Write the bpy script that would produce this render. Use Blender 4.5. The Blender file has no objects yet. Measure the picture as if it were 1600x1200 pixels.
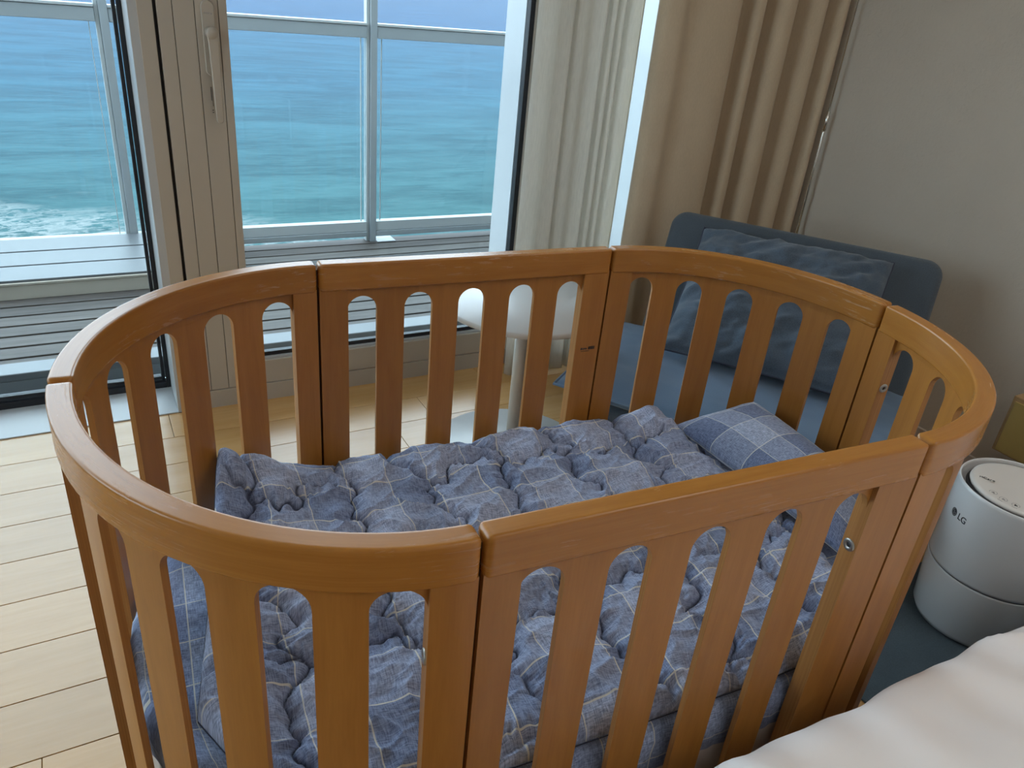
import bpy, bmesh, math, random
import numpy as np
from mathutils import Vector, Matrix, noise

random.seed(7)
S = bpy.context.scene
COL = S.collection

# ------------------------------------------------------------------ camera
F_PX, YAW, PITCH, ROLL = 1192.28, 0.53703, 0.47552, 0.09961
CAM = Vector((-0.5808, -0.8269, 1.2826))
fw = Vector((math.sin(YAW) * math.cos(PITCH), math.cos(YAW) * math.cos(PITCH), -math.sin(PITCH)))
r0 = Vector((math.cos(YAW), -math.sin(YAW), 0))
u0 = r0.cross(fw)
rt = math.cos(ROLL) * r0 + math.sin(ROLL) * u0
up = -math.sin(ROLL) * r0 + math.cos(ROLL) * u0
cd = bpy.data.cameras.new('camera')
cd.sensor_fit = 'HORIZONTAL'; cd.sensor_width = 36; cd.lens = F_PX * 36 / 1600
cd.clip_start = 0.02; cd.clip_end = 20000
cam = bpy.data.objects.new('camera', cd); COL.objects.link(cam)
m = Matrix((rt, up, -fw)).transposed().to_4x4(); m.translation = CAM
cam.matrix_world = m
S.camera = cam

# ------------------------------------------------------------------ world, exposure
SKY = 6.2; FILL = 5.6
w = bpy.data.worlds.new('sky'); S.world = w; w.use_nodes = True
bg = w.node_tree.nodes['Background']
bg.inputs['Color'].default_value = (0.72, 0.86, 1.0, 1)
bg.inputs['Strength'].default_value = SKY
S.view_settings.view_transform = 'Standard'
S.view_settings.look = 'None'
S.view_settings.gamma = 1
S.view_settings.use_curve_mapping = False
S.view_settings.exposure = 0.0
S.cycles.use_denoising = True
S.cycles.max_bounces = 10
S.cycles.diffuse_bounces = 6
S.cycles.transparent_max_bounces = 16

# ------------------------------------------------------------------ helpers
def tag(o, label, cat, group=None):
    o['label'] = label; o['category'] = cat
    if group: o['group'] = group
    return o

def link(name, me, mats, parent=None, loc=None, rz=None):
    o = bpy.data.objects.new(name, me); COL.objects.link(o)
    if mats is not None:
        for mm in (mats if isinstance(mats, (list, tuple)) else [mats]): me.materials.append(mm)
    if parent: o.parent = parent
    if loc: o.location = loc
    if rz: o.rotation_euler = (0, 0, rz)
    return o

def empty(name, loc=(0, 0, 0), rz=0, parent=None):
    o = bpy.data.objects.new(name, None); COL.objects.link(o)
    o.location = loc; o.rotation_euler = (0, 0, rz); o.empty_display_size = 0.1
    if parent: o.parent = parent
    return o

def from_bm(name, bm, mats, parent=None, smooth=False, bevel=0, segs=2, **k):
    me = bpy.data.meshes.new(name); bm.normal_update(); bm.to_mesh(me); bm.free()
    o = link(name, me, mats, parent, **k)
    if smooth:
        for p in me.polygons: p.use_smooth = True
    if bevel:
        md = o.modifiers.new('bevel', 'BEVEL'); md.width = bevel; md.segments = segs; md.limit_method = 'ANGLE'; md.harden_normals = True
        for p in me.polygons: p.use_smooth = True
    return o

def from_arr(name, V, F, mats, parent=None, smooth=True, uv=None, midx=None, stitch=None, **k):
    me = bpy.data.meshes.new(name)
    me.from_pydata([tuple(map(float, v)) for v in V], [], [tuple(f) for f in F])
    if uv is not None:
        l = me.uv_layers.new(name='UVMap')
        for i, lp in enumerate(me.loops): l.data[i].uv = (float(uv[lp.vertex_index][0]), float(uv[lp.vertex_index][1]))
    if stitch is not None:
        me.attributes.new('stitch', 'FLOAT', 'POINT').data.foreach_set('value', stitch)
    if midx is not None: me.polygons.foreach_set('material_index', midx)
    if smooth: me.polygons.foreach_set('use_smooth', [True] * len(me.polygons))
    me.update()
    return link(name, me, mats, parent, **k)

def bx(bm, x0, x1, y0, y1, z0, z1):
    vs = [bm.verts.new((x, y, z)) for z in (z0, z1) for y in (y0, y1) for x in (x0, x1)]
    for f in ((0, 2, 3, 1), (4, 5, 7, 6), (0, 1, 5, 4), (2, 6, 7, 3), (0, 4, 6, 2), (1, 3, 7, 5)):
        bm.faces.new([vs[i] for i in f])
    return bm

def box(name, x0, x1, y0, y1, z0, z1, mat, parent=None, bevel=0.002, segs=2, **k):
    return from_bm(name, bx(bmesh.new(), x0, x1, y0, y1, z0, z1), mat, parent, bevel=bevel, segs=segs, **k)

def tube(name, pts, r, mat, parent=None, n=10, closed=False):
    V, Fc = [], []
    N = len(pts); P = [Vector(p) for p in pts]
    rr = r if isinstance(r, (list, tuple)) else [r] * N
    ref = None
    for i in range(N):
        a = P[(i - 1) % N] if (closed or i) else P[i]; b = P[(i + 1) % N] if (closed or i < N - 1) else P[i]
        t = (b - a).normalized()
        if ref is None: ref = Vector((0, 0, 1)) if abs(t.z) < 0.9 else Vector((1, 0, 0))
        s = t.cross(ref).normalized(); q = s.cross(t).normalized(); ref = q
        for j in range(n):
            an = 2 * math.pi * j / n
            V.append(P[i] + rr[i] * (math.cos(an) * s + math.sin(an) * q))
    for i in range(N if closed else N - 1):
        for j in range(n):
            i2 = (i + 1) % N
            Fc.append((i * n + j, i * n + (j + 1) % n, i2 * n + (j + 1) % n, i2 * n + j))
    if not closed:
        Fc.append(tuple(range(n))[::-1]); Fc.append(tuple((N - 1) * n + j for j in range(n)))
    return from_arr(name, V, Fc, mat, parent)

def lathe(name, prof, mat, parent=None, n=64, loc=None, smooth=True):
    V, Fc = [], []
    for r, z in prof:
        for j in range(n):
            a = 2 * math.pi * j / n; V.append((r * math.cos(a), r * math.sin(a), z))
    for i in range(len(prof) - 1):
        for j in range(n):
            Fc.append((i * n + j, i * n + (j + 1) % n, (i + 1) * n + (j + 1) % n, (i + 1) * n + j))
    if prof[0][0] > 1e-5: Fc.append(tuple(range(n))[::-1])
    if prof[-1][0] > 1e-5: Fc.append(tuple((len(prof) - 1) * n + j for j in range(n)))
    return from_arr(name, V, Fc, mat, parent, smooth=smooth, loc=loc)

# ------------------------------------------------------------------ materials
class NT:
    def __init__(s, name):
        s.m = bpy.data.materials.new(name); s.m.use_nodes = True; s.t = s.m.node_tree
        s.b = s.t.nodes['Principled BSDF']; s.out = s.t.nodes['Material Output']
    def n(s, typ, **kw):
        nd = s.t.nodes.new(typ)
        for k, v in kw.items():
            if k.startswith('i_'):
                key = k[2:]; key = int(key) if key.isdigit() else key.replace('_', ' ')
                nd.inputs[key].default_value = v
            else: setattr(nd, k, v)
        return nd
    def l(s, a, b): s.t.links.new(a, b)
    def math(s, op, a, b=None, c=None):
        nd = s.n('ShaderNodeMath', operation=op)
        for i, v in enumerate((a, b, c)):
            if v is None: continue
            if isinstance(v, (int, float)): nd.inputs[i].default_value = v
            else: s.l(v, nd.inputs[i])
        return nd.outputs[0]
    def mix(s, fac, a, b, mode='MIX'):
        nd = s.n('ShaderNodeMix', data_type='RGBA', blend_type=mode)
        for i, v in ((0, fac), (6, a), (7, b)):
            if isinstance(v, (int, float)): nd.inputs[i].default_value = v
            elif isinstance(v, tuple): nd.inputs[i].default_value = (*v, 1)
            else: s.l(v, nd.inputs[i])
        return nd.outputs[2]
    def map(s, src, scale=(1, 1, 1)):
        mp = s.n('ShaderNodeMapping'); s.l(src, mp.inputs[0]); mp.inputs['Scale'].default_value = scale
        return mp.outputs[0]
    def noise(s, vec, scale, detail=4, rough=.55, dist=0):
        nd = s.n('ShaderNodeTexNoise'); nd.inputs['Scale'].default_value = scale; nd.inputs['Detail'].default_value = detail
        nd.inputs['Roughness'].default_value = rough; nd.inputs['Distortion'].default_value = dist
        if vec is not None: s.l(vec, nd.inputs['Vector'])
        return nd.outputs['Fac']
    def bump(s, h, strength, dist=.001):
        nd = s.n('ShaderNodeBump'); nd.inputs['Strength'].default_value = strength; nd.inputs['Distance'].default_value = dist
        s.l(h, nd.inputs['Height']); s.l(nd.outputs[0], s.b.inputs['Normal'])
    def ramp(s, v, lo, hi):
        nd = s.n('ShaderNodeMapRange'); nd.inputs[1].default_value = lo; nd.inputs[2].default_value = hi; s.l(v, nd.inputs[0])
        return nd.outputs[0]

def plain(name, col, rough=.5, metal=0, spec=.5, var=.06, vscale=6, bump=0, bscale=200, coat=0):
    t = NT(name); b = t.b
    tc = t.n('ShaderNodeTexCoord').outputs['Object']
    f = t.noise(tc, vscale)
    c = t.mix(f, tuple(x * (1 - var) for x in col), tuple(min(1, x * (1 + var)) for x in col))
    t.l(c, b.inputs['Base Color'])
    b.inputs['Roughness'].default_value = rough; b.inputs['Metallic'].default_value = metal
    b.inputs['Specular IOR Level'].default_value = spec; b.inputs['Coat Weight'].default_value = coat
    if bump: t.bump(t.noise(tc, bscale, 3), bump, .002)
    return t.m

def wood(name, dark, light, rough=.3, coord='UV', scale=(3, 45, 1), rnd=.12, coat=.0, spec=.5, scuff=False):
    t = NT(name); b = t.b
    tcn = t.n('ShaderNodeTexCoord'); tc = tcn.outputs[coord]
    oi = t.n('ShaderNodeObjectInfo').outputs['Random']
    add = t.n('ShaderNodeVectorMath', operation='ADD'); t.l(tc, add.inputs[0])
    cx = t.n('ShaderNodeCombineXYZ'); t.l(t.math('MULTIPLY', oi, 7.3), cx.inputs[0]); t.l(t.math('MULTIPLY', oi, 3.1), cx.inputs[1])
    t.l(cx.outputs[0], add.inputs[1]); v = add.outputs[0]
    g = t.noise(t.map(v, scale), 1.0, 5, .6, .6)
    g2 = t.noise(t.map(v, (scale[0] * 6, scale[1] * 8, scale[2] * 4)), 1.0, 3)
    f = t.math('ADD', t.math('MULTIPLY', g, .75), t.math('MULTIPLY', g2, .25))
    c = t.mix(t.ramp(f, .3, .7), dark, light)
    br = t.math('ADD', t.math('MULTIPLY', oi, 2 * rnd), 1 - rnd)
    c = t.mix(1.0, c, br, 'MULTIPLY')
    if scuff:
        sc = t.noise(t.map(v, (16, 130, 1)), 1.0, 5, .7, .8)
        patch = t.noise(t.map(v, (4, 6, 1)), 1.0, 2)
        fsc = t.math('MULTIPLY', t.ramp(sc, .57, .66), t.ramp(patch, .50, .62))
        c = t.mix(t.math('MULTIPLY', fsc, .55), c, (.60, .44, .33))
        t.l(t.math('ADD', t.math('MULTIPLY', fsc, .3), rough), b.inputs['Roughness'])
    else: b.inputs['Roughness'].default_value = rough
    t.l(c, b.inputs['Base Color'])
    b.inputs['Coat Weight'].default_value = coat; b.inputs['Coat Roughness'].default_value = .2
    b.inputs['Specular IOR Level'].default_value = spec
    t.bump(g2, .06, .0006)
    return t.m

def plaid(name, pitch, base, light, line, lw=.0018, fine=1.0):
    t = NT(name); b = t.b
    uv = t.n('ShaderNodeTexCoord').outputs['UV']
    sp = t.n('ShaderNodeSeparateXYZ'); t.l(uv, sp.inputs[0])
    cells, lines = [], []
    for k, ax in enumerate((sp.outputs[0], sp.outputs[1])):
        a = t.math('DIVIDE', ax, pitch)
        fr = t.math('FRACT', a); d = t.math('ABSOLUTE', t.math('SUBTRACT', fr, .5))
        lines.append(t.math('GREATER_THAN', d, .5 - lw / pitch / 2))
        cells.append(t.math('MODULO', t.math('ABSOLUTE', t.math('FLOOR', a)), 2))
    cell = t.math('MULTIPLY', t.math('ADD', cells[0], cells[1]), .5)
    w1 = t.noise(t.map(uv, (620, 75, 1)), 1.0, 3, .7); w2 = t.noise(t.map(uv, (75, 620, 1)), 1.0, 3, .7)
    weave = t.math('MULTIPLY', t.math('ADD', w1, w2), .5)
    c = t.mix(cell, base, light)
    c = t.mix(t.ramp(weave, .40, .60), t.mix(1.0, c, (.50, .50, .54), 'MULTIPLY'), t.mix(1.0, c, (1.42, 1.40, 1.36), 'MULTIPLY'))
    ln = t.math('MAXIMUM', lines[0], lines[1])
    c = t.mix(t.math('MULTIPLY', ln, .72), c, line)
    at = t.n('ShaderNodeAttribute', attribute_name='stitch')
    c = t.mix(at.outputs['Fac'], c, (.022, .026, .05))
    t.l(c, b.inputs['Base Color']); b.inputs['Roughness'].default_value = .9
    b.inputs['Specular IOR Level'].default_value = .15
    b.inputs['Sheen Weight'].default_value = .15
    t.bump(weave, .25 * fine, .0006)
    return t.m

def fabric(name, col, rough=.9, sc=500, var=.25, bump=.3, aniso=(1, 1, 1), sheen=.2):
    t = NT(name); b = t.b
    tc = t.n('ShaderNodeTexCoord').outputs['Object']
    f = t.noise(t.map(tc, aniso), sc, 3); g = t.noise(tc, 9, 4)
    ff = t.math('ADD', t.math('MULTIPLY', f, .6), t.math('MULTIPLY', g, .4))
    c = t.mix(t.ramp(ff, .3, .7), tuple(x * (1 - var) for x in col), tuple(x * (1 + var) for x in col))
    t.l(c, b.inputs['Base Color']); b.inputs['Roughness'].default_value = rough
    b.inputs['Specular IOR Level'].default_value = .2; b.inputs['Sheen Weight'].default_value = sheen
    t.bump(f, bump, .0008)
    return t.m

def glass_mat(name, ior=1.25):
    t = NT(name); t.t.nodes.remove(t.b)
    tr = t.n('ShaderNodeBsdfTransparent'); tr.inputs[0].default_value = (.93, .97, .97, 1)
    gl = t.n('ShaderNodeBsdfGlossy'); gl.inputs['Roughness'].default_value = 0.01
    fr = t.n('ShaderNodeFresnel'); fr.inputs[0].default_value = ior
    mx = t.n('ShaderNodeMixShader'); t.l(fr.outputs[0], mx.inputs[0]); t.l(tr.outputs[0], mx.inputs[1]); t.l(gl.outputs[0], mx.inputs[2])
    t.l(mx.outputs[0], t.out.inputs[0])
    return t.m

def sheer_mat(name, col):
    t = NT(name); t.t.nodes.remove(t.b)
    tc = t.n('ShaderNodeTexCoord').outputs['Object']
    f = t.noise(t.map(tc, (300, 300, 30)), 1.0, 3)
    c = t.mix(f, tuple(x * .85 for x in col), tuple(min(1, x * 1.1) for x in col))
    d = t.n('ShaderNodeBsdfDiffuse'); tl = t.n('ShaderNodeBsdfTranslucent'); t.l(c, d.inputs[0]); t.l(c, tl.inputs[0])
    m1 = t.n('ShaderNodeMixShader'); m1.inputs[0].default_value = .50; t.l(d.outputs[0], m1.inputs[1]); t.l(tl.outputs[0], m1.inputs[2])
    t.l(m1.outputs[0], t.out.inputs[0])
    return t.m

M = {}
M['crib'] = wood('crib_beech', (.315, .120, .0195), (.415, .172, .032), .27, scale=(5, 60, 1), rnd=.06, scuff=True)
M['crib_slat'] = wood('crib_beech_slat', (.315, .120, .021), (.405, .172, .035), .32, scale=(4, 50, 1), rnd=.06)
M['ply'] = wood('plywood_edge', (.27, .105, .022), (.46, .215, .060), .5, scale=(2, 420, 1), rnd=.03)
M['plank'] = wood('maple_plank', (.49, .262, .085), (.585, .345, .142), .27, coord='Object', scale=(1.5, 14, 14), rnd=.10, coat=.28)
M['joint'] = plain('dark_joint', (.06, .022, .008), .8)
M['plank_gap'] = plain('plank_gap', (.10, .07, .045), .9)
M['deck'] = wood('weathered_deck', (.024, .019, .016), (.080, .068, .060), .7, coord='Object', scale=(2, 40, 40), rnd=.30)
M['deck_dark'] = plain('deck_underside', (.02, .02, .022), .9)
M['wall'] = plain('textured_wallpaper', (.535, .478, .405), .75, var=.04, bump=.8, bscale=75, spec=.25)
M['wall_white'] = plain('pale_wall_paint', (.58, .54, .48), .8)
_l = NT('fill_light_glow'); _l.b.inputs['Emission Color'].default_value = (1, .95, .89, 1); _l.b.inputs['Emission Strength'].default_value = FILL
M['fill_glow'] = _l.m
M['ceiling'] = plain('ceiling_paint', (.80, .78, .75), .9)
M['base'] = plain('baseboard_paint', (.55, .47, .41), .55)
M['frame'] = plain('window_frame_beige', (.43, .385, .325), .42, var=.03)
M['reveal'] = plain('window_reveal_white', (.46, .475, .485), .35, var=.03)
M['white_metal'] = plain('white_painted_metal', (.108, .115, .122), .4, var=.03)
M['grey_metal'] = plain('grey_painted_metal', (.15, .16, .17), .45, var=.05)
M['rail_lit_tone'] = plain('rail_paint_lit', (.40, .425, .43), .4, var=.03)  # lighter railing tone: daylight on tops and left sides put into colour
M['rail_shade_tone'] = plain('rail_paint_shaded', (.27, .30, .315), .45, var=.04)  # darker tone of the same railing, shade on its other faces put into colour
M['gasket'] = plain('black_rubber', (.012, .014, .02), .5)
M['groove'] = plain('groove_shadow_gap', (.05, .045, .04), .9)
M['glass'] = glass_mat('clear_glass')
M['glass_low'] = glass_mat('coated_rail_glass', 1.06)
M['drape'] = fabric('brown_drape', (.50, .40, .285), .85, sc=400, var=.08, bump=.1, aniso=(1, 1, .2))
M['sheer'] = sheer_mat('sheer_linen', (.80, .77, .71))
M['chair'] = fabric('slate_upholstery', (.066, .083, .103), .9, sc=350, var=.22, aniso=(1, 1, .12))
M['seat'] = fabric('blue_seat_cotton', (.100, .160, .250), .85, sc=600, var=.10, bump=.15)
M['cushion'] = fabric('washed_denim', (.068, .092, .124), .9, sc=420, var=.42, bump=.4)
M['black'] = plain('black_plastic', (.015, .015, .018), .45)
M['dark_wood'] = plain('dark_leg_wood', (.06, .04, .03), .5)
M['white_lacquer'] = plain('white_lacquer', (.50, .495, .485), .3, var=.02)
M['humid'] = plain('glossy_white_plastic', (.66, .662, .665), .14, var=.015, spec=.5)
M['humid_top'] = plain('matt_white_plastic', (.64, .60, .56), .5, var=.03)
M['ink'] = plain('dark_print', (.02, .022, .028), .6)
M['ink_light'] = plain('grey_print', (.30, .29, .28), .6)
M['brass_panel'] = plain('olive_gold_panel', (.36, .245, .075), .45, var=.06)
M['stand_wood'] = wood('nightstand_oak', (.30, .17, .07), (.42, .26, .12), .45, coord='Object', scale=(6, 30, 30), rnd=.03)
M['duvet'] = plain('white_duvet_cotton', (.80, .775, .77), .7, var=.015, bump=.03, bscale=600, spec=.3)
M['mattress'] = plain('mattress_ticking', (.70, .64, .58), .85, bump=.2, bscale=400)
M['bedbase'] = fabric('grey_bed_fabric', (.16, .16, .17), .9)
M['rug'] = fabric('slate_rug', (.065, .092, .112), .95, sc=300, bump=.6)
M['steel'] = plain('bright_steel', (.75, .74, .70), .25, metal=1)
M['bolt_steel'] = plain('dull_bolt_steel', (.38, .36, .33), .4, metal=1)
M['quilt'] = plaid('plaid_comforter', .078, (.195, .245, .385), (.335, .385, .53), (.74, .71, .60))
M['pad'] = plaid('plaid_pad', .078, (.18, .235, .39), (.30, .37, .53), (.74, .72, .60))
M['pillow'] = plaid('plaid_pillow', .082, (.17, .21, .33), (.37, .42, .55), (.76, .74, .64), .0018)
M['thread'] = plain('navy_thread', (.03, .035, .06), .8)

SEA_K = .172
def sea_mat():
    t = NT('sea_water'); b = t.b
    tc = t.n('ShaderNodeTexCoord').outputs['Object']
    sp = t.n('ShaderNodeSeparateXYZ'); t.l(tc, sp.inputs[0]); yy = sp.outputs[1]
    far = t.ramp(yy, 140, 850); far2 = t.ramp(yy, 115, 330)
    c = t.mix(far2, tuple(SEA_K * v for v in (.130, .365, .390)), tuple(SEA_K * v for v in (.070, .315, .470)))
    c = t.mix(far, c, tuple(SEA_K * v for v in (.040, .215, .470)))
    big = t.noise(t.map(tc, (.016, .050, 1)), 1.0, 4, .55, .6)
    mid = t.noise(t.map(tc, (.055, .17, 1)), 1.0, 5, .65, .6)
    fine = t.noise(t.map(tc, (.22, .60, 1)), 1.0, 4, .7)
    k = t.math('ADD', t.math('ADD', t.math('MULTIPLY', big, .42), t.math('MULTIPLY', mid, .36)), t.math('MULTIPLY', fine, .22))
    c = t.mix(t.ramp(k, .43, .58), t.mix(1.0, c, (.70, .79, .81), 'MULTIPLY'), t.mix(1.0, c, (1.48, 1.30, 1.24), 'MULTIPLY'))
    # surf close to the shore
    edge = t.math('ADD', t.math('ADD', yy, t.math('MULTIPLY', sp.outputs[0], .5)), t.math('MULTIPLY', t.math('SUBTRACT', t.noise(t.map(tc, (.07, .10, 1)), 1.0, 4), .5), 52))
    fz = t.ramp(edge, 158, 138)
    vo = t.n('ShaderNodeTexVoronoi', feature='DISTANCE_TO_EDGE'); vo.inputs['Scale'].default_value = 1.0
    ds = t.noise(t.map(tc, (.3, .45, 1)), 1.0, 4)
    cv = t.n('ShaderNodeVectorMath', operation='ADD'); t.l(t.map(tc, (.16, .26, 1)), cv.inputs[0])
    cb = t.n('ShaderNodeCombineXYZ'); t.l(t.math('MULTIPLY', ds, 3), cb.inputs[0]); t.l(t.math('MULTIPLY', ds, 2.2), cb.inputs[1]); t.l(cb.outputs[0], cv.inputs[1])
    t.l(cv.outputs[0], vo.inputs['Vector'])
    web = t.ramp(vo.outputs['Distance'], .16, .02)
    fo = t.noise(t.map(tc, (.25, .5, 1)), 1.0, 6, .7)
    foam = t.math('MULTIPLY', fz, t.math('MAXIMUM', web, t.ramp(fo, .50, .60)))
    caps = t.math('MULTIPLY', t.ramp(t.noise(t.map(tc, (.10, .42, 1)), 1.0, 6, .7), .70, .76), .35)
    c = t.mix(t.math('MAXIMUM', foam, caps), c, (.15, .165, .165))
    t.l(c, b.inputs['Base Color']); b.inputs['Roughness'].default_value = .55
    b.inputs['Specular IOR Level'].default_value = .02
    t.bump(k, .35, 1.2)
    return t.m
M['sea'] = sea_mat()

# ------------------------------------------------------------------ setting: room shell
def struct(o): o['kind'] = 'structure'; return o
XR, XL, YB, YW, ZC = 1.84, -2.85, -2.75, 1.48, 2.50
floor = struct(box('floor', XL, XR, YB, YW, -.06, -.0125, M['plank_gap'], bevel=0))
floor['label'] = 'pale maple plank floor'
row = 0; y = YW - .1465
while y > YB - .14:
    x = XL - random.uniform(0, 1.0)
    while x < XR:
        ln = random.uniform(1.0, 1.9); xa, xb = max(x, XL), min(x + ln, XR)
        if xb - xa > .03:
            cx, cy = (xa + xb) / 2, y + .0733
            box('plank', (xa - cx) + .0006, (xb - cx) - .0006, max(y, YB) - cy + .0007, y + .1465 - cy - .0007, -.0125, 0, M['plank'], floor, bevel=.0008, segs=1, loc=(cx, cy, 0))
        x += ln
    y -= .1465; row += 1
struct(box('ceiling', XL - .2, XR + .2, YB - .2, 1.80, ZC, ZC + .2, M['ceiling'], bevel=0))
struct(box('wall_right', XR, XR + .15, YB - .15, YW + .21, -.06, ZC, M['wall'], bevel=0))
bm = bmesh.new()                                   # left wall: opening for an added window, only sill, head and piers are solid
bx(bm, XL - .15, XL, YB - .15, YW + .21, -.06, .95); bx(bm, XL - .15, XL, YB - .15, YW + .21, 2.36, ZC)
bx(bm, XL - .15, XL, YB - .15, -.35, .95, 2.36); bx(bm, XL - .15, XL, YW - .05, YW + .21, .95, 2.36)
struct(from_bm('wall_left', bm, M['wall_white']))
w3 = struct(empty('added_window', (XL, -.6, .95)))  # unseen window, added to bring more daylight into the room
for k, yy in enumerate((-.32, .55, YW - .07)):
    box('mullion', -.10, -.04, yy + .6 - .03, yy + .6 + .03, 0, 1.41, M['frame'], w3)
box('glass_pane', -.072, -.066, -.35 + .6, YW - .05 + .6, 0, 1.41, M['glass'], w3, bevel=0)
struct(box('wall_back', XL, XR, YB - .15, YB, -.06, ZC, M['wall_white'], bevel=0))
struct(box('baseboard_right', XR - .012, XR, YB, YW, 0, .068, M['base'], bevel=.002))
struct(box('wall_front', XL, XR, YW, YW + .20, 2.36, ZC, M['wall'], bevel=0))

# unseen glowing ceiling panels, added to fill the room with light
def fill_panel(x, y_, label):
    o = empty('fill_light', (x, y_, ZC)); tag(o, label, 'fill light', 'added fill panels')
    box('housing', -.32, .32, -.32, .32, -.03, 0, M['white_metal'], o)
    box('diffuser', -.30, .30, -.30, .30, -.036, -.030, M['fill_glow'], o, bevel=0)
for x, y_, lb in ((1.0, -.75, 'added square fill light on the ceiling above the near edge of the bed, beside the crib'), (.2, -1.9, 'added square fill light on the ceiling above the foot end of the bed'), (1.2, -1.9, 'added square fill light on the ceiling above the head end of the bed')):
    fill_panel(x, y_, lb)
# left fixed window: glass far out, deep pale reveal
w1 = struct(empty('window_1', (-.42, YW, 0)))
def W(name, x0, x1, y0, y1, z0, z1, mat, parent, bevel=.0015):
    o = parent.location
    return box(name, x0 - o.x, x1 - o.x, y0 - o.y, y1 - o.y, z0 - o.z, z1 - o.z, mat, parent, bevel=bevel)
# post: front face beige, side reveal pale
W('post_cover', -.400, -.3625, YW, YW + .012, 0, 2.36, M['frame'], w1)
W('reveal_side', -.4215, -.3625, YW + .0005, YW + .19, 0, 2.36, M['reveal'], w1)
W('reveal_sill', XL, -.4215, YW - .002, YW + .19, -.06, .004, M['reveal'], w1)
W('gasket', -.434, -.4215, YW + .176, YW + .20, .004, 2.36, M['gasket'], w1)
W('gasket', -.446, -.436, YW + .186, YW + .21, .004, 2.36, M['gasket'], w1)
W('gasket', XL, -.434, YW + .176, YW + .20, .004, .026, M['gasket'], w1)
W('gasket', XL, -.446, YW + .186, YW + .21, .030, .042, M['gasket'], w1)
W('glass_pane', XL, -.43, YW + .196, YW + .202, .03, 2.36, M['glass'], w1, 0)
W('shadow_gap', -.3625, -.354, YW + .02, YW + .06, 0, 2.36, M['gasket'], w1, 0)
# sliding door leaf, flush with the room
d1 = struct(empty('door_1', (.2, YW, 0)))
for a, b_ in ((-.354, -.3175), (-.316, -.2645), (-.263, -.2065), (-.205, -.184)):
    W('stile_strip', a, b_, YW, YW + .055, .062, 2.36, M['frame'], d1, .0012)
W('stile_core', -.352, -.186, YW + .004, YW + .05, .062, 2.36, M['groove'], d1, 0)
W('bottom_rail', -.184, .86, YW, YW + .055, .062, .143, M['frame'], d1)
W('threshold', -.354, .90, YW - .002, YW + .19, -.06, .060, M['frame'], d1)
W('glazing_bead', -.184, .735, YW + .010, YW + .03, .143, .150, M['reveal'], d1, .001)
W('gasket', -.184, .735, YW + .020, YW + .04, .150, .164, M['gasket'], d1, .001)
W('gasket', .729, .746, YW + .006, YW + .03, .150, 2.36, M['gasket'], d1, .001)
W('right_stile', .746, .86, YW - .002, YW + .055, .062, 2.36, M['frame'], d1)
W('jamb_outer', .735, .90, YW + .045, YW + .175, .0, 2.36, M['reveal'], d1)
W('glass_pane', -.190, .735, YW + .024, YW + .030, .15, 2.36, M['glass'], d1, 0)
# handle
hz = 1.113; hx = -.233
hp = empty('handle', (hx - .2, 0, hz), 0, d1)
bm = bmesh.new()
ring = []
for k in range(28):
    a = 2 * math.pi * k / 28; ring.append((.0165 * math.cos(a), .0165 * math.sin(a) + (.060 if math.sin(a) > 0 else -.092)))
lo = [bm.verts.new((x, 0, z)) for x, z in ring]; hi = [bm.verts.new((x * .93, -.008, z * .985)) for x, z in ring]
for k in range(28): bm.faces.new((lo[k], lo[(k + 1) % 28], hi[(k + 1) % 28], hi[k]))
bm.faces.new(hi); bm.faces.new(lo[::-1])
from_bm('escutcheon', bm, M['frame'], hp, bevel=.001)
hb = lathe('handle_boss', [(.0148, 0), (.0148, .028), (.0135, .034), (0, .034)], M['frame'], hp, 28)
hb.rotation_euler = (math.radians(90), 0, 0); hb.location = (.002, -.006, 0)
lv = bmesh.new()
for i, (z, hw, yy) in enumerate(((.014, .006, -.040), (.006, .0125, -.038), (-.006, .0145, -.038), (-.03, .0125, -.040), (-.10, .0115, -.044), (-.17, .0105, -.046), (-.215, .0095, -.046), (-.222, .006, -.045))):
    for q in ((-hw, yy), (hw, yy), (hw, yy + .011), (-hw, yy + .011)): lv.verts.new((q[0] + .004, q[1], z))
lv.verts.ensure_lookup_table()
for i in range(7):
    for j in range(4):
        lv.faces.new([lv.verts[i * 4 + j], lv.verts[i * 4 + (j + 1) % 4], lv.verts[i * 4 + 4 + (j + 1) % 4], lv.verts[i * 4 + 4 + j]])
lv.faces.new([lv.verts[j] for j in (3, 2, 1, 0)]); lv.faces.new([lv.verts[28 + j] for j in range(4)])
from_bm('lever', lv, M['frame'], hp, bevel=.003, segs=3)
def marks(name, rects, mat, parent, y):           # small flat print, a few illegible strokes
    b2 = bmesh.new()
    for x0, x1, z0, z1 in rects: bx(b2, x0, x1, y - .0004, y, z0, z1)
    return from_bm(name, b2, mat, parent)
marks('print', [(-.011 + i * .0026, -.0093 + i * .0026, .0435, .0465 + .001 * (i % 2)) for i in range(6)] + [(.0065, .010, .043, .0465)], M['ink_light'], hp, -.0081)
marks('sticker', [(-.0135, -.002, -.205, -.120)], M['frame'], hp, -.0003)
marks('print', [(-.0085, -.007, -.17, -.135), (-.0055, -.0042, -.185, -.135), (-.008, -.004, -.196, -.194), (-.008, -.004, -.202, -.200)], M['ink'], hp, -.0008)
marks('print', [(-.010 + i * .0034, -.0075 + i * .0034, .082, .087) for i in range(5)], M['ink'], hp, -.0004)

# second window behind the curtains
w2 = struct(empty('window_2', (1.35, YW, 0)))
W('frame_bottom', .90, XR, YW, YW + .06, 0, .10, M['frame'], w2)
W('frame_side', 1.78, XR, YW, YW + .06, .10, 2.36, M['frame'], w2)
W('glass_pane', .90, 1.78, YW + .03, YW + .036, .10, 2.36, M['glass'], w2, 0)

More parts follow.
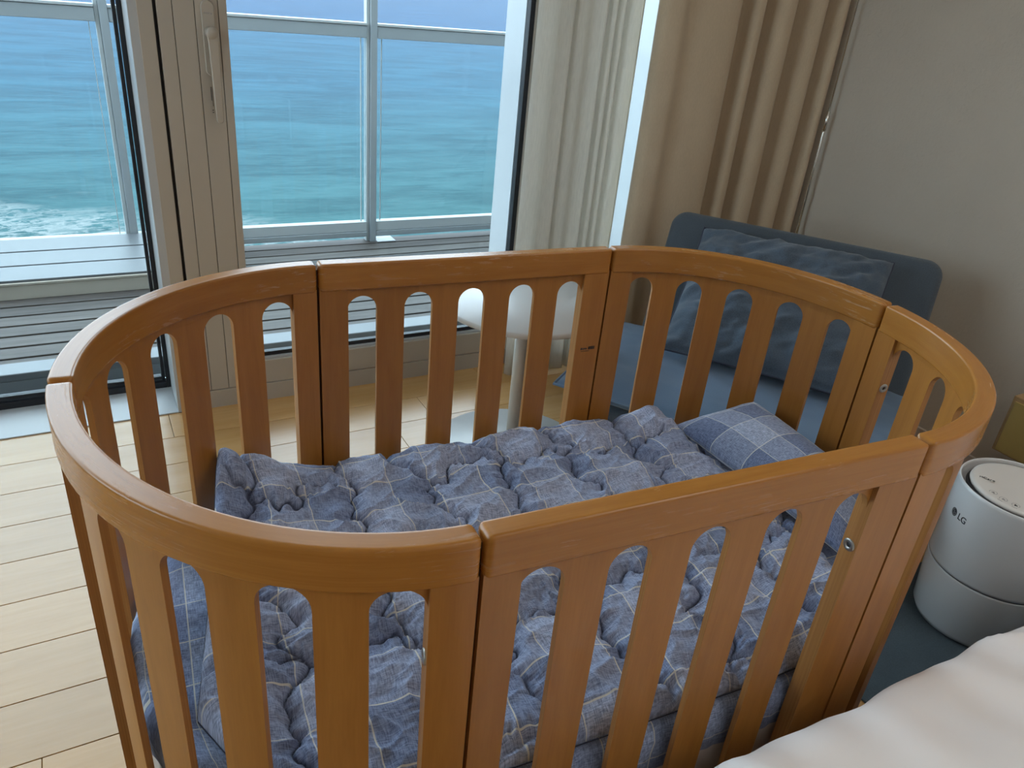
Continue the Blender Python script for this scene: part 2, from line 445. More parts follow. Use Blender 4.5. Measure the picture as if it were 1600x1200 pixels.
# ------------------------------------------------------------------ balcony and sea
ZD = -.03
bf = struct(box('floor_balcony', XL, 2.10, YW + .19, 3.30, -.35, -.075, M['deck_dark'], bevel=0))
for i in range(16):
    y1 = 3.205 - i * .1005
    if y1 - .093 < YW + .19: break
    box('deck_board', -1.9, 3.0, -.0440, .0440, -.03, 0, M['deck'], bf, bevel=.003, loc=(-.95, y1 - .0465, ZD))
pr = empty('floor_profile', (-.9, 1.85, ZD)); tag(pr, 'low white metal profile lying along the balcony deck by the glass', 'metal profile')
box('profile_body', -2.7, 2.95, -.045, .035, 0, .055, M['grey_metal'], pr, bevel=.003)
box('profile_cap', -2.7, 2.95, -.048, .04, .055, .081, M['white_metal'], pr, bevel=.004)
lg = empty('balcony_ledge', (-1.8, 2.69, ZD)); tag(lg, 'low white slatted ledge on the balcony deck behind the left pane', 'ledge')
for k in range(3):
    y0, y1 = k * .148, k * .148 + .138; z0, z1 = .082 + k * .0135, .082 + (k + .93) * .0135
    b2 = bmesh.new(); vs = [b2.verts.new(v) for v in ((-1.8, y0, z0 - .012), (1.78, y0, z0 - .012), (1.78, y1, z1 - .012), (-1.8, y1, z1 - .012), (-1.8, y0, z0), (1.78, y0, z0), (1.78, y1, z1), (-1.8, y1, z1))]
    for f in ((3, 2, 1, 0), (4, 5, 6, 7), (0, 1, 5, 4), (1, 2, 6, 5), (2, 3, 7, 6), (3, 0, 4, 7)): b2.faces.new([vs[i] for i in f])
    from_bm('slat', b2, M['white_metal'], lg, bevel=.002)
box('ledge_front', -1.8, 1.78, -.004, .012, 0, .060, M['frame'], lg)
box('ledge_lip', -1.8, 1.78, -.008, .012, .061, .071, M['frame'], lg)
box('ledge_core', -1.79, 1.77, .014, .42, 0, .068, M['grey_metal'], lg, bevel=0)
rl = empty('balcony_railing', (.79, 3.165, ZD)); tag(rl, 'white metal railing with glass panels at the balcony edge', 'railing')
posts = [-2.79, -1.595, -.404, .787, 1.975]
for px in posts:
    o = box('post', px - .79 - .013, px - .79 + .021, -.03, .03, 0, 2.6, M['rail_shade_tone'], rl, bevel=.002)
    box('post_fin', px - .79 - .030, px - .79 - .014, -.012, .03, 0, 2.6, M['rail_lit_tone'], rl, bevel=.002)
    if px > .7: box('base_plate', px - .79 + .022, px - .79 + .13, -.05, .045, 0, .005, M['rail_shade_tone'], rl, bevel=.002)
for a, b_ in zip(posts[:-1], posts[1:]):
    box('handrail_cap', a - .79 + .022, b_ - .79 - .031, -.03, .034, 1.092, 1.104, M['rail_lit_tone'], rl)
    box('handrail', a - .79 + .022, b_ - .79 - .031, -.026, .03, 1.036, 1.091, M['rail_shade_tone'], rl)
    box('bottom_rail', a - .79 + .022, b_ - .79 - .031, -.024, .024, .060, .112, M['rail_lit_tone'], rl)
    box('bottom_flange', a - .79 + .022, b_ - .79 - .031, -.03, -.004, .030, .058, M['rail_shade_tone'], rl)
    box('glass_panel', a - .79 + .024, b_ - .79 - .033, -.004, .004, .112, 1.036, M['glass_low'], rl, bevel=0)
    box('glazing_strip', a - .79 + .050, a - .79 + .053, -.006, .006, .112, 1.036, M['rail_lit_tone'], rl, bevel=0)
    box('glazing_strip', b_ - .79 - .058, b_ - .79 - .055, -.006, .006, .112, 1.036, M['rail_lit_tone'], rl, bevel=0)
struct(box('wall_balcony', 2.05, 2.2, YW + .19, 3.30, -.35, 2.6, M['reveal'], bevel=0))
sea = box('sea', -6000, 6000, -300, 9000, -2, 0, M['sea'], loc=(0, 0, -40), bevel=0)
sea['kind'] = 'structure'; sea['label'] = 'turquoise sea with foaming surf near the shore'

# ------------------------------------------------------------------ crib
TH = -.07307
L, A, B, YA, YD = .28685, .35315, .36946, .0201, -.0027
HT = .85
crib = empty('crib', (0, 0, 0), TH)
tag(crib, 'oval wooden baby crib with rounded slots between its slats', 'crib')
def arc(cx, cy, ax, by, a0, a1):
    def raw(t):
        a = a0 + (a1 - a0) * t
        return (cx + ax * math.cos(a), cy + by * math.sin(a))
    return raw
PANELS = [
    arc(-L, YA, A, B - YA, math.pi, math.pi / 2),                 # A-B back left
    lambda t: (-L + 2 * L * t, B),                                # B-C
    arc(L, YD, A, B - YD, math.pi / 2, 0),                        # C-D
    arc(L, YD, A, B + YD, 0, -math.pi / 2),                       # D-E
    lambda t: (L - 2 * L * t, -B),                                # E-F
    arc(-L, YA, A, B + YA, -math.pi / 2, -math.pi),               # F-A
]
class Path:
    def __init__(s, raw):
        ts = np.linspace(0, 1, 401); s.p = np.array([raw(t) for t in ts])
        s.s = np.r_[0, np.cumsum(np.hypot(*np.diff(s.p, axis=0).T))]; s.len = s.s[-1]
    def at(s, q):                                                 # position and outward normal at arc length
        h = .002; a = s.pos(q - h); b = s.pos(q + h); t = (b - a) / np.linalg.norm(b - a)
        return s.pos(q), np.array((-t[1], t[0]))
    def pos(s, q):
        if q < 0: d = s.p[1] - s.p[0]; return s.p[0] + d / np.linalg.norm(d) * q
        if q > s.len: d = s.p[-1] - s.p[-2]; return s.p[-1] + d / np.linalg.norm(d) * (q - s.len)
        return np.array((np.interp(q, s.s, s.p[:, 0]), np.interp(q, s.s, s.p[:, 1])))
GAP = .0016
RW, RH, RR = .0266, .049, .0033
def rail(path, zt, hgt, wid, name, nseg=28):
    sec = []
    for cx, cz, a0 in ((wid / 2 - RR, -RR, 0), (-wid / 2 + RR, -RR, 90), (-wid / 2 + RR, -hgt + RR, 180), (wid / 2 - RR, -hgt + RR, 270)):
        cr = []
        for k in range(5):
            a = math.radians(a0 + k * 22.5); cr.append((cx + RR * math.cos(a), cz + RR * math.sin(a)))
        a, b = math.radians(a0), math.radians(a0 + 90); e = .0015
        sec.append((cr[0][0] + e * math.sin(a), cr[0][1] - e * math.cos(a))); sec += cr
        sec.append((cr[-1][0] - e * math.sin(b), cr[-1][1] + e * math.cos(b)))
    ss = [GAP, GAP + .001, GAP + .003, GAP + .006] + list(np.linspace(GAP + .01, path.len - GAP - .01, nseg)) + [path.len - GAP - .006, path.len - GAP - .003, path.len - GAP - .001, path.len - GAP]
    shr = [.006, .0035, .0012, 0] + [0] * nseg + [0, .0012, .0035, .006]
    V, Fc, uv = [], [], []; n = len(sec)
    per = np.r_[0, np.cumsum([math.dist(sec[i], sec[(i + 1) % n]) for i in range(n)])]
    for q, sh in zip(ss, shr):
        p, nr = path.at(q)
        for j, (o, z) in enumerate(sec):
            kx = 1 - 2 * sh / wid; kz = 1 - 2 * sh / hgt; zz = (z + hgt / 2) * kz - hgt / 2
            V.append((p[0] + nr[0] * o * kx, p[1] + nr[1] * o * kx, zt + zz)); uv.append((q, per[j]))
    for i in range(len(ss) - 1):
        for j in range(n): Fc.append((i * n + j, (i + 1) * n + j, (i + 1) * n + (j + 1) % n, i * n + (j + 1) % n))
    Fc.append(tuple(range(n))); Fc.append(tuple((len(ss) - 1) * n + j for j in range(n))[::-1])
    return from_arr(name, V, Fc, M['crib'], crib, uv=uv)
PIT, SLW, ZBOT, TSH, TST = .1033, .053, .17, .0085, .0225
def strip(path, rows, th, off=0, ncol=5, name='slat', mat=None, th_rows=None):
    """rows: (z, s_left, s_right); a bent board with plywood edges"""
    V, Fc, uv, mi = [], [], [], []
    nr_ = len(rows); nc = ncol + 1
    for side in (1, -1):
        for i, (z, a, b) in enumerate(rows):
            for k in range(nc):
                q = a + (b - a) * k / ncol; p, n = path.at(q); t_ = (th_rows[i] if th_rows else th)
                V.append((p[0] + n[0] * (side * t_ / 2 + off), p[1] + n[1] * (side * t_ / 2 + off), z)); uv.append((z, q + side * .3))
    o2 = nr_ * nc; g = lambda s, i, k: s * o2 + i * nc + k
    for i in range(nr_ - 1):
        for k in range(ncol):
            Fc.append((g(0, i, k), g(0, i + 1, k), g(0, i + 1, k + 1), g(0, i, k + 1))); mi.append(0)
            Fc.append((g(1, i, k), g(1, i, k + 1), g(1, i + 1, k + 1), g(1, i + 1, k))); mi.append(0)
        Fc.append((g(0, i, 0), g(1, i, 0), g(1, i + 1, 0), g(0, i + 1, 0))); mi.append(1)
        Fc.append((g(0, i, ncol), g(0, i + 1, ncol), g(1, i + 1, ncol), g(1, i, ncol))); mi.append(1)
    for k in range(ncol):
        Fc.append((g(0, 0, k), g(0, 0, k + 1), g(1, 0, k + 1), g(1, 0, k))); mi.append(1)
        Fc.append((g(0, nr_ - 1, k), g(1, nr_ - 1, k), g(1, nr_ - 1, k + 1), g(0, nr_ - 1, k + 1))); mi.append(1)
    # own corner verts for the edge faces keep the edges crisp
    me_V, me_F, me_uv = [], [], []
    for f, m_ in zip(Fc, mi):
        if m_ == 0: me_F.append(f)
    idx = len(V); V2, uv2, F2, mi2 = list(V), list(uv), list(me_F), [0] * len(me_F)
    for f, m_ in zip(Fc, mi):
        if m_ == 1:
            F2.append(tuple(range(idx, idx + 4)))
            for j, v in enumerate(f):
                V2.append(V[v]); uv2.append((V[v][2], .02 if v >= o2 else 0.0))
            idx += 4; mi2.append(1)
    return from_arr(name, V2, F2, [mat or M['crib_slat'], M['ply']], crib, uv=uv2, midx=mi2)
r_ = SLW / 2
OFFS = (0, -.003, 0, -.005, .0115, -.0125)                        # small shift of the slots along each panel
ARCH = (.788, .7865, .788, .7905, .7915, .7965)
def half(z, zs):                                                 # half width of a slot at height z
    return r_ if z <= zs else math.sqrt(max(0, r_ * r_ - (z - zs) ** 2))
bolt_prof = [(.0032, .0004), (.0036, .0017), (.0076, .0017), (.0086, .0006), (.0086, -.004)]
for pi_, raw in enumerate(PANELS):
    P = Path(raw); mid = P.len / 2
    rail(P, HT, RH, RW, 'top_rail')
    rail(P, ZBOT + .012, .05, RW, 'bottom_rail')
    cs = [mid + OFFS[pi_] + (k - 2) * PIT for k in range(5)]; ZS = ARCH[pi_] - r_
    zs_rows = [ZBOT, .3, .45, .6, ZS] + [ZS + r_ * math.sin(math.radians(a)) for a in (12, 24, 36, 48, 58, 67, 75, 82, 87, 90)]
    for k in range(4):
        rows = [(z, cs[k] + half(z, ZS), cs[k + 1] - half(z, ZS)) for z in zs_rows] + [(HT - RH + .006, cs[k], cs[k + 1])]
        strip(P, rows, TSH)
    strip(P, [(z, P.len - .006, P.len + .006) for z in (.02, .4, HT - RH)], .006, name='joint_spline', ncol=3, mat=M['joint'])
    strip(P, [(z, P.len - .006, P.len + .006) for z in (HT - RH, HT - .012)], .006, name='joint_spline', ncol=3, mat=M['joint'])
    for sd in (0, 1):
        e_slot = cs[0] - r_ if sd == 0 else cs[4] + r_
        e_out = GAP + .0006 if sd == 0 else P.len - GAP - .0006
        a, b = min(e_slot, e_out), max(e_slot, e_out)
        # stile: thicker than the slat sheet, top shoulder tucked under the rail
        rows = [(z, a, b) for z in (0, .2, .4, .6, .78, HT - RH + .004)]
        st = strip(P, rows, TST, name='stile', ncol=4, mat=M['crib_slat'])
        c0 = cs[0] if sd == 0 else cs[4]
        rows = [(z, *((c0 - r_ - .004, c0 - half(z, ZS)) if sd == 0 else (c0 + half(z, ZS), c0 + r_ + .004))) for z in zs_rows[4:]] + [(HT - RH + .006, *((c0 - r_ - .004, c0) if sd == 0 else (c0, c0 + r_ + .004)))]
        strip(P, rows, TSH, name='arch_corner', ncol=3)
        for zb in ((.705, .30) if (pi_, sd) in ((3, 0), (4, 0), (5, 0)) else ()):
            p, n = P.at(e_slot); t2 = np.array((n[1], -n[0])) * (1 if sd == 0 else -1)
            bo = lathe('bolt', bolt_prof[::-1], M['bolt_steel'], crib, 24)
            lathe('socket', [(.0034, -.003), (.0034, .0006), (0, .0006)], M['black'], bo, 12)
            bo.location = (p[0], p[1], zb)
            bo.rotation_euler = Vector((t2[0], t2[1], 0)).to_track_quat('Z', 'Y').to_euler()
# mattress board on its side
def stadium(ins, n=40):
    pts = []
    for k, raw in enumerate(PANELS):
        P = Path(raw)
        for q in np.linspace(0, P.len, n, endpoint=False):
            p, nr = P.at(q); pts.append((p[0] - nr[0] * ins, p[1] - nr[1] * ins))
    return pts
def slab(name, prof, mat, parent=None, uvs=False, **k):            # prof: (inset, z) rings from bottom to top
    V, Fc, uv = [], [], []; n = 0
    for ins, z in prof:
        pts = stadium(ins, 30); n = len(pts)
        for p in pts: V.append((*p, z)); uv.append((p[0], p[1] + (z if ins < .02 else 0)))
    for i in range(len(prof) - 1):
        for j in range(n): Fc.append((i * n + j, i * n + n + j, i * n + n + (j + 1) % n, i * n + (j + 1) % n))
    Fc.append(tuple(range(n))); Fc.append(tuple((len(prof) - 1) * n + j for j in range(n))[::-1])
    return from_arr(name, V, Fc, mat, parent, uv=uv, **k)
slab('mattress_board', [(.018, .245), (.018, .262)], M['crib_slat'], crib, smooth=False)
# faint stamped mark on the back right-hand stile (inner face)
b2 = bmesh.new()
for i, (dx, wd, z0, z1) in enumerate(((0, .0030, 0, .0050), (.0045, .0024, 0, .0045), (.0085, .003, .0005, .0042), (.0125, .0022, .001, .0035), (.018, .0034, 0, .0065), (.0225, .003, 0, .0068), (.0262, .003, 0, .0068), (.0302, .002, 0, .0066), (0.001, .020, -.0036, -.0026))):
    bx(b2, .2435 + dx, .2435 + dx + wd, B - TST / 2 - .0005, B - TST / 2, .6365 + z0, .6365 + z1)
from_bm('stamp', b2, M['ink'], crib)

# ------------------------------------------------------------------ bedding
def cnoise(x, y, s, seed=0, oct=3):
    return noise.fractal(Vector((x / s + seed * 17.3, y / s - seed * 9.1, seed * 3.7)), 1.0, 2.0, oct)
mt = slab('crib_mattress', [(.030, .2625), (.0205, .272), (.0205, .392), (.030, .404)], M['mattress'], rz=TH)
tag(mt, 'off-white crib mattress under the plaid quilted pad', 'mattress')
# quilted pad: gathered edge, parallel stitch rows
def pad_mesh():
    V, Fc, uv = [], [], []
    ring = stadium(0, 44); n = len(ring); ring = np.array(ring)
    nrm = np.array([np.array(Path(r).at(q)[1]) for r in PANELS for q in np.linspace(0, Path(r).len, 44, endpoint=False)])
    cen = np.array((0, 0))
    prof = [(.0172, .352), (.0142, .362), (.0130, .392), (.0135, .418), (.018, .432), (.026, .4385)]
    for ins, z in prof:
        for j in range(n):
            g = .0028 * math.sin(j * 2.4) + .003 * cnoise(j * .5, z * 40, 1, 3)
            p = ring[j] - nrm[j] * (ins + abs(g) * (1 if ins < .02 else .4)); V.append((p[0], p[1], z)); uv.append((ring[j][0] + .0, ring[j][1] + (.44 - z)))
    fr = [.05, .1, .16, .23, .31, .4, .5, .62, .75, .88, .97]
    for f in fr:
        for j in range(n):
            base = ring[j] - nrm[j] * .026; p = base * np.array((1 - f, 1 - f)) if f < 1 else cen
            x, y_ = p
            st = math.exp(-(((y_ / .055 + .08 * cnoise(x, y_, .1, 8)) % 1 - .5) / .07) ** 2)
            z = .4385 + .004 * cnoise(x, y_, .05, 5) - .003 * st
            V.append((x, y_, z)); uv.append((x, y_))
    R_ = len(prof) + len(fr)
    for i in range(R_ - 1):
        for j in range(n): Fc.append((i * n + j, i * n + n + j, i * n + n + (j + 1) % n, i * n + (j + 1) % n))
    V.append((0, 0, .4385)); uv.append((0, 0)); c = len(V) - 1
    for j in range(n): Fc.append(((R_ - 1) * n + j, c, (R_ - 1) * n + (j + 1) % n))
    return V, Fc, uv
V, Fc, uv = pad_mesh()
pad = from_arr('mattress_pad', V, Fc, M['pad'], uv=uv, rz=TH)
tag(pad, 'blue plaid quilted pad with gathered edge covering the crib mattress', 'mattress pad')
# comforter
def poly(pts):
    P = np.array(pts, float); s = np.r_[0, np.cumsum(np.hypot(*np.diff(P, axis=0).T))]; s /= s[-1]
    def f(t):
        return np.array((np.interp(t, s, P[:, 0]), np.interp(t, s, P[:, 1])))
    return f
back = poly([(-.472, .312), (-.36, .334), (-.2, .344), (.2, .344), (.35, .336), (.435, .318)])
front = poly([(-.50, -.245), (-.42, -.312), (-.33, -.335), (-.2, -.343), (.2, -.343), (.33, -.335), (.41, -.305)])
left = poly([(-.50, -.245), (-.545, -.15), (-.53, -.05), (-.505, .12), (-.472, .312)])
right = poly([(.41, -.305), (.470, -.15), (.478, .05), (.47, .18), (.435, .318)])
NU, NV = 420, 290
def comforter():
    V, uv, sti = [], [], []
    us = np.linspace(0, 1, NU + 1); vs = np.linspace(0, 1, NV + 1)
    fr_ = [front(u) for u in us]; bk = [back(u) for u in us]; lf = [left(v) for v in vs]; rg = [right(v) for v in vs]
    c00, c10, c01, c11 = front(0), front(1), back(0), back(1)
    ex = math.exp
    for j, v in enumerate(vs):
        for i, u in enumerate(us):
            p = (1 - v) * fr_[i] + v * bk[i] + (1 - u) * lf[j] + u * rg[j] - ((1 - u) * (1 - v) * c00 + u * (1 - v) * c10 + (1 - u) * v * c01 + u * v * c11)
            x, y_ = float(p[0]), float(p[1])
            ed = min(u * .98, (1 - u) * .98, v * .66, (1 - v) * .66)      # metres from the edge
            n1 = cnoise(x, y_, .13, 1, 2); n2 = cnoise(x, y_, .12, 2, 2)
            wx = x + .034 * n1 + .014 * math.sin(y_ * 46 + 2.5 * n2) + .005 * math.sin(y_ * 140 + 4 * n1)
            d1 = abs(((wx + .06) / .150) % 1 - .5) * .150
            wy = y_ + .040 * n2 + .014 * math.sin(x * 41 + 2 * n1) + .005 * math.sin(x * 130 + 4 * n2)
            d2 = abs(((wy + .045) / .190) % 1 - .5) * .190
            on2 = 1 if cnoise(x, y_, .20, 9, 1) > -.08 else 0
            if not on2: d2 = 1
            d = min(d1, d2)
            c1 = ex(-(d / .0036) ** 2); wide = ex(-(d / .020) ** 2)
            z = .468 + .013 * (1 - wide) - .0075 * c1 + .009 * cnoise(x, y_, .20, 4, 2)
            # puckers crossing the stitch lines, sharp crumples elsewhere
            al = y_ if d1 < d2 else x
            z += .0034 * wide * (1 - c1) * math.sin(al * 330 + 7 * cnoise(x, y_, .035, 7, 2))
            r1 = 1 - min(1, abs(cnoise(x * .8 + y_ * .45, y_ * .9 - x * .3, .085, 13, 2)) * 2.6)
            r2 = 1 - min(1, abs(cnoise(x * .6 - y_ * .5, y_ * .9, .050, 14, 2)) * 2.4)
            z += .0085 * r1 ** 2 + .0040 * r2 ** 2 + .0016 * cnoise(x, y_, .018, 15, 2)
            lift = .088 * ex(-(((x + .490) / .100) ** 2 + ((y_ - .315) / .13) ** 2)) + .020 * ex(-(((x - .42) / .06) ** 2 + ((y_ - .30) / .08) ** 2))
            z += .012 * ex(-(((x + .48) / .05) ** 2 + ((y_ + .1) / .12) ** 2))
            e = min(1, ed / .024); prof = math.sqrt(max(0, 1 - (1 - e) ** 2))
            z = .4505 + lift + (max(z, .4545) - .4505) * prof
            k = min(1, ed / .05)
            dx = .006 * cnoise(x, y_, .05, 21, 2) * k; dy = .006 * cnoise(x, y_, .05, 22, 2) * k
            V.append((x + dx, y_ + dy, z)); uv.append((x + .014 * cnoise(x, y_, .2, 31, 2) + .03, y_ + .014 * cnoise(x, y_, .2, 32, 2)))
            sti.append(ex(-(d / .0023) ** 2) * .95 * k)
    Fc = []
    g = lambda i, j: j * (NU + 1) + i
    for j in range(NV):
        for i in range(NU): Fc.append((g(i, j), g(i + 1, j), g(i + 1, j + 1), g(i, j + 1)))
    # underside: the rim tucks in and closes
    rim = [g(i, 0) for i in range(NU)] + [g(NU, j) for j in range(NV)] + [g(i, NV) for i in range(NU, 0, -1)] + [g(0, j) for j in range(NV, 0, -1)]
    o = len(V)
    for r in rim:
        x, y_, z = V[r]; V.append((x * .97, y_ * .97, .4455)); uv.append(uv[r]); sti.append(0)
    n = len(rim)
    for k in range(n): Fc.append((rim[k], o + k, o + (k + 1) % n, rim[(k + 1) % n]))
    Fc.append(tuple(o + k for k in range(n))[::-1])
    return V, Fc, uv, [V[r] for r in rim], sti
V, Fc, uv, rim, sti = comforter()
cf = from_arr('comforter', V, Fc, M['quilt'], uv=uv, stitch=sti, rz=TH)
tag(cf, 'rumpled blue plaid quilted comforter with dark meandering stitching spread in the crib', 'comforter')
tube('edge_seam', [(x * 1.001, y_ * 1.003, z - .001) for x, y_, z in rim[::4]], .0008, M['thread'], cf, 6, True)
# pillow
def pillow_mesh(P00, P10, P01, P11, th, n=44, seed=1, pinch=.05, wr=.004, uvs=(.45, .26), pw=2.4, under=1.0):
    V, uv = [], []; c = [Vector(p) for p in (P00, P10, P01, P11)]
    nrm = (c[1] - c[0]).cross(c[2] - c[0]).normalized()
    if nrm.z < 0: nrm = -nrm
    for sd in (1, -1):
        for j in range(n + 1):
            for i in range(n + 1):
                u, v = i / n, j / n; a, b = 2 * u - 1, 2 * v - 1
                pu = .5 + (u - .5) * (1 - pinch * (1 - b * b)); pv = .5 + (v - .5) * (1 - pinch * (1 - a * a))
                p = (1 - pu) * (1 - pv) * c[0] + pu * (1 - pv) * c[1] + (1 - pu) * pv * c[2] + pu * pv * c[3]
                h = (max(0, 1 - abs(a) ** pw) * max(0, 1 - abs(b) ** pw)) ** .5
                w_ = wr * cnoise(p.x + sd, p.y + p.z, .06, seed, 3) * min(1, h * 3)
                V.append(p + nrm * ((1 if sd > 0 else -under) * th / 2 * h + w_)); uv.append((u * uvs[0], v * uvs[1] + (0 if sd > 0 else .3)))
    Fc = []; N = n + 1; o = N * N
    for j in range(n):
        for i in range(n):
            Fc.append((j * N + i, j * N + i + 1, j * N + N + i + 1, j * N + N + i)); Fc.append((o + j * N + i, o + j * N + N + i, o + j * N + N + i + 1, o + j * N + i + 1))
    b = [i for i in range(N)] + [j * N + n for j in range(1, N)] + [n * N + i for i in range(n - 1, -1, -1)] + [j * N for j in range(n - 1, 0, -1)]
    for k in range(len(b)):
        k2 = (k + 1) % len(b); Fc.append((b[k], o + b[k], o + b[k2], b[k2]))
    return V, Fc, uv, [V[i] for i in b]
V, Fc, uv, rim = pillow_mesh((.462, -.215, .489), (.436, .258, .484), (.592, -.165, .540), (.556, .165, .575), .110, uvs=(.44, .27), under=.35)
pw = from_arr('crib_pillow', V, Fc, M['pillow'], uv=uv, rz=TH)
tag(pw, 'blue checked baby pillow at the head end of the crib', 'pillow')

# ------------------------------------------------------------------ big bed in the right foreground
bed = empty('bed', (.78, -1.25, 0)); tag(bed, 'low upholstered bed beside the crib, hidden under a white duvet', 'bed')
box('bed_base', -.98, 1.02, -.74, .74, .06, .28, M['bedbase'], bed, bevel=.01)
box('bed_mattress', -.98, 1.02, -.745, .745, .281, .49, M['mattress'], bed, bevel=.03, segs=4)
for sx in (-.9, .94):
    for sy in (-.66, .66): box('leg', sx - .03, sx + .03, sy - .03, sy + .03, 0, .06, M['dark_wood'], bed, bevel=.003)
def duvet():
    NX, NY = 190, 170; V, Fc = [], []
    xs = np.linspace(-.262, 1.80, NX + 1); ts = np.linspace(0, 1, NY + 1)
    for t in ts:
        # cross profile: drop on the crib side, round over, run across the bed
        if t < .22: k = t / .22; y0, z0 = -.470 + .020 * math.sin(k * 3.1), .26 + k * .245
        elif t < .40:
            k = (t - .22) / .18; a = k * math.pi / 2; y0, z0 = -.470 - .060 * (1 - math.cos(a)), .505 + .045 * math.sin(a)
        else: k = (t - .40) / .60; y0, z0 = -.530 - k * 1.50, .55 + .012 * math.sin(k * math.pi)
        for x in xs:
            d = 1 if t > .4 else t / .4
            f1 = cnoise(x * .55 + y0 * .9, y0 * .55 - x * .35, .24, 41, 2); f2 = cnoise(x, y0, .10, 42, 2)
            rg_ = max(0, 1 - abs(cnoise(x * .5 + y0 * .8, y0 * .35 - x * .22, .20, 43, 2)) * 2.4) ** 2
            z = z0 + d * (.020 * f1 + .006 * f2 + .024 * rg_)
            yy = y0 + (1 - d * .6) * (.014 * cnoise(x, z0 * .3, .13, 44, 2) + .005 * cnoise(x, z0, .04, 45, 1))
            V.append((x, yy, z))
    n = NX + 1
    for j in range(NY):
        for i in range(NX): Fc.append((j * n + i, j * n + i + 1, j * n + n + i + 1, j * n + n + i))
    return V, Fc
V, Fc = duvet()
dv = from_arr('duvet', V, Fc, M['duvet'])
md = dv.modifiers.new('solid', 'SOLIDIFY'); md.thickness = .018; md.offset = 1
tag(dv, 'soft white duvet spread over the bed in front of the crib', 'duvet')

# ------------------------------------------------------------------ side table
tb = empty('side_table', (.475, .918, 0)); tag(tb, 'round white pedestal side table behind the crib near the glass door', 'table')
lathe('table_base', [(.243, 0), (.243, .009), (.240, .012), (.02, .013)], M['white_lacquer'], tb, 72)
lathe('pole', [(.0185, .0125), (.0185, .486)], M['frame'], tb, 32)
lathe('table_top', [(.05, .482), (.236, .486), (.241, .489), (.241, .501), (.239, .504), (0, .5045)], M['white_lacquer'], tb, 72)

# ------------------------------------------------------------------ lounge chair in the corner
uax, vax = Vector((.818, .575, 0)), Vector((.575, -.818, 0))
def uvz(u, v, z): return uax * u + vax * v + Vector((0, 0, z))
CH0 = uvz(1.08, .13, 0); CA = math.atan2(.575, .818)
chair = empty('lounge_chair', CH0, CA); tag(chair, 'low slate-blue armless lounge chair in the corner by the curtain', 'chair')
# chair local: x = u-1.08 (towards back), y = -(v-.13)
def rslab(name, hw, hh, t, r, mat, parent, bulge=0.012, n=9):
    """upholstered slab in local XY (hw x hh), rounded corners and soft faces, thickness t along Z"""
    out = []
    for cx, cy, a0 in ((hw - r, hh - r, 0), (-hw + r, hh - r, 90), (-hw + r, -hh + r, 180), (hw - r, -hh + r, 270)):
        for k in range(n): a = math.radians(a0 + 90 * k / (n - 1)); out.append((cx + r * math.cos(a), cy + r * math.sin(a)))
    V, Fc = [], []; m_ = len(out)
    e = min(.03, t * .42)
    prof = []
    for k in range(5): a = math.radians(90 * k / 4); prof.append((1, -t / 2 + e - e * math.cos(a), e * (1 - math.sin(a))))
    prof = [(-t / 2, e)] + [(-t / 2 + e - e * math.cos(math.radians(18 * k)), e * (1 - math.sin(math.radians(18 * k)))) for k in range(1, 6)]
    prof += [(-z, i) for z, i in prof[::-1]]
    def ringpts(ins, z):
        for x, y_ in out: V.append((x * (1 - ins / hw), y_ * (1 - ins / hh), z))
    inner = [(.7, .35), (.35, .8), (0.08, 1.0)]
    for s, b in inner[::-1]:
        for x, y_ in out: V.append((x * s, y_ * s, -t / 2 - bulge * b))
    for z, i in prof: ringpts(i, z)
    for s, b in inner:
        for x, y_ in out: V.append((x * s, y_ * s, t / 2 + bulge * b))
    R_ = len(V) // m_
    for i in range(R_ - 1):
        for j in range(m_): Fc.append((i * m_ + j, i * m_ + (j + 1) % m_, (i + 1) * m_ + (j + 1) % m_, (i + 1) * m_ + j))
    Fc.append(tuple(range(m_))[::-1]); Fc.append(tuple((R_ - 1) * m_ + j for j in range(m_)))
    return from_arr(name, V, Fc, mat, parent)
bk_ = rslab('backrest', .235, .402, .095, .050, M['chair'], chair, .004)
bk_.rotation_euler = (0, math.radians(-66), 0); bk_.location = (1.432 - 1.08, -.030, .475)
st_ = rslab('seat_base', .265, .435, .10, .05, M['chair'], chair, .0)
st_.location = (1.125 - 1.08, -.0, .225)
def seat_cushion():
    n = 46; V = []; Fc = []
    for sd in (1, -1):
        for j in range(n + 1):
            for i in range(n + 1):
                a, b = 2 * i / n - 1, 2 * j / n - 1
                x = .275 * a; y_ = .450 * b
                h = (max(0, 1 - abs(a) ** 5) * max(0, 1 - abs(b) ** 5)) ** .5
                z = .330 + (.036 * h if sd > 0 else -.044 * h)
                if sd > 0: z += h * (.006 * cnoise(x * .6, y_ * 2.2, .16, 51, 3) + .003 * cnoise(x, y_, .05, 52, 2))
                V.append((x, y_, z))
    N = n + 1; o = N * N
    for j in range(n):
        for i in range(n):
            Fc.append((j * N + i, j * N + i + 1, j * N + N + i + 1, j * N + N + i)); Fc.append((o + j * N + i, o + j * N + N + i, o + j * N + N + i + 1, o + j * N + i + 1))
    b = [i for i in range(N)] + [j * N + n for j in range(1, N)] + [n * N + i for i in range(n - 1, -1, -1)] + [j * N for j in range(n - 1, 0, -1)]
    for k in range(len(b)):
        k2 = (k + 1) % len(b); Fc.append((b[k], o + b[k], o + b[k2], b[k2]))
    return V, Fc, [V[i] for i in b]
V, Fc, rim = seat_cushion()
sc_ = from_arr('seat_cushion', V, Fc, M['seat'], chair, loc=(1.085 - 1.08, 0, 0))
tube('piping', rim[::2], .0045, M['seat'], sc_, 8, True)
for sx in (-.2, .3):
    for sy in (-.38, .38): lathe('leg', [(.012, 0), (.018, .176)], M['dark_wood'], chair, 16, loc=(sx, sy, 0))
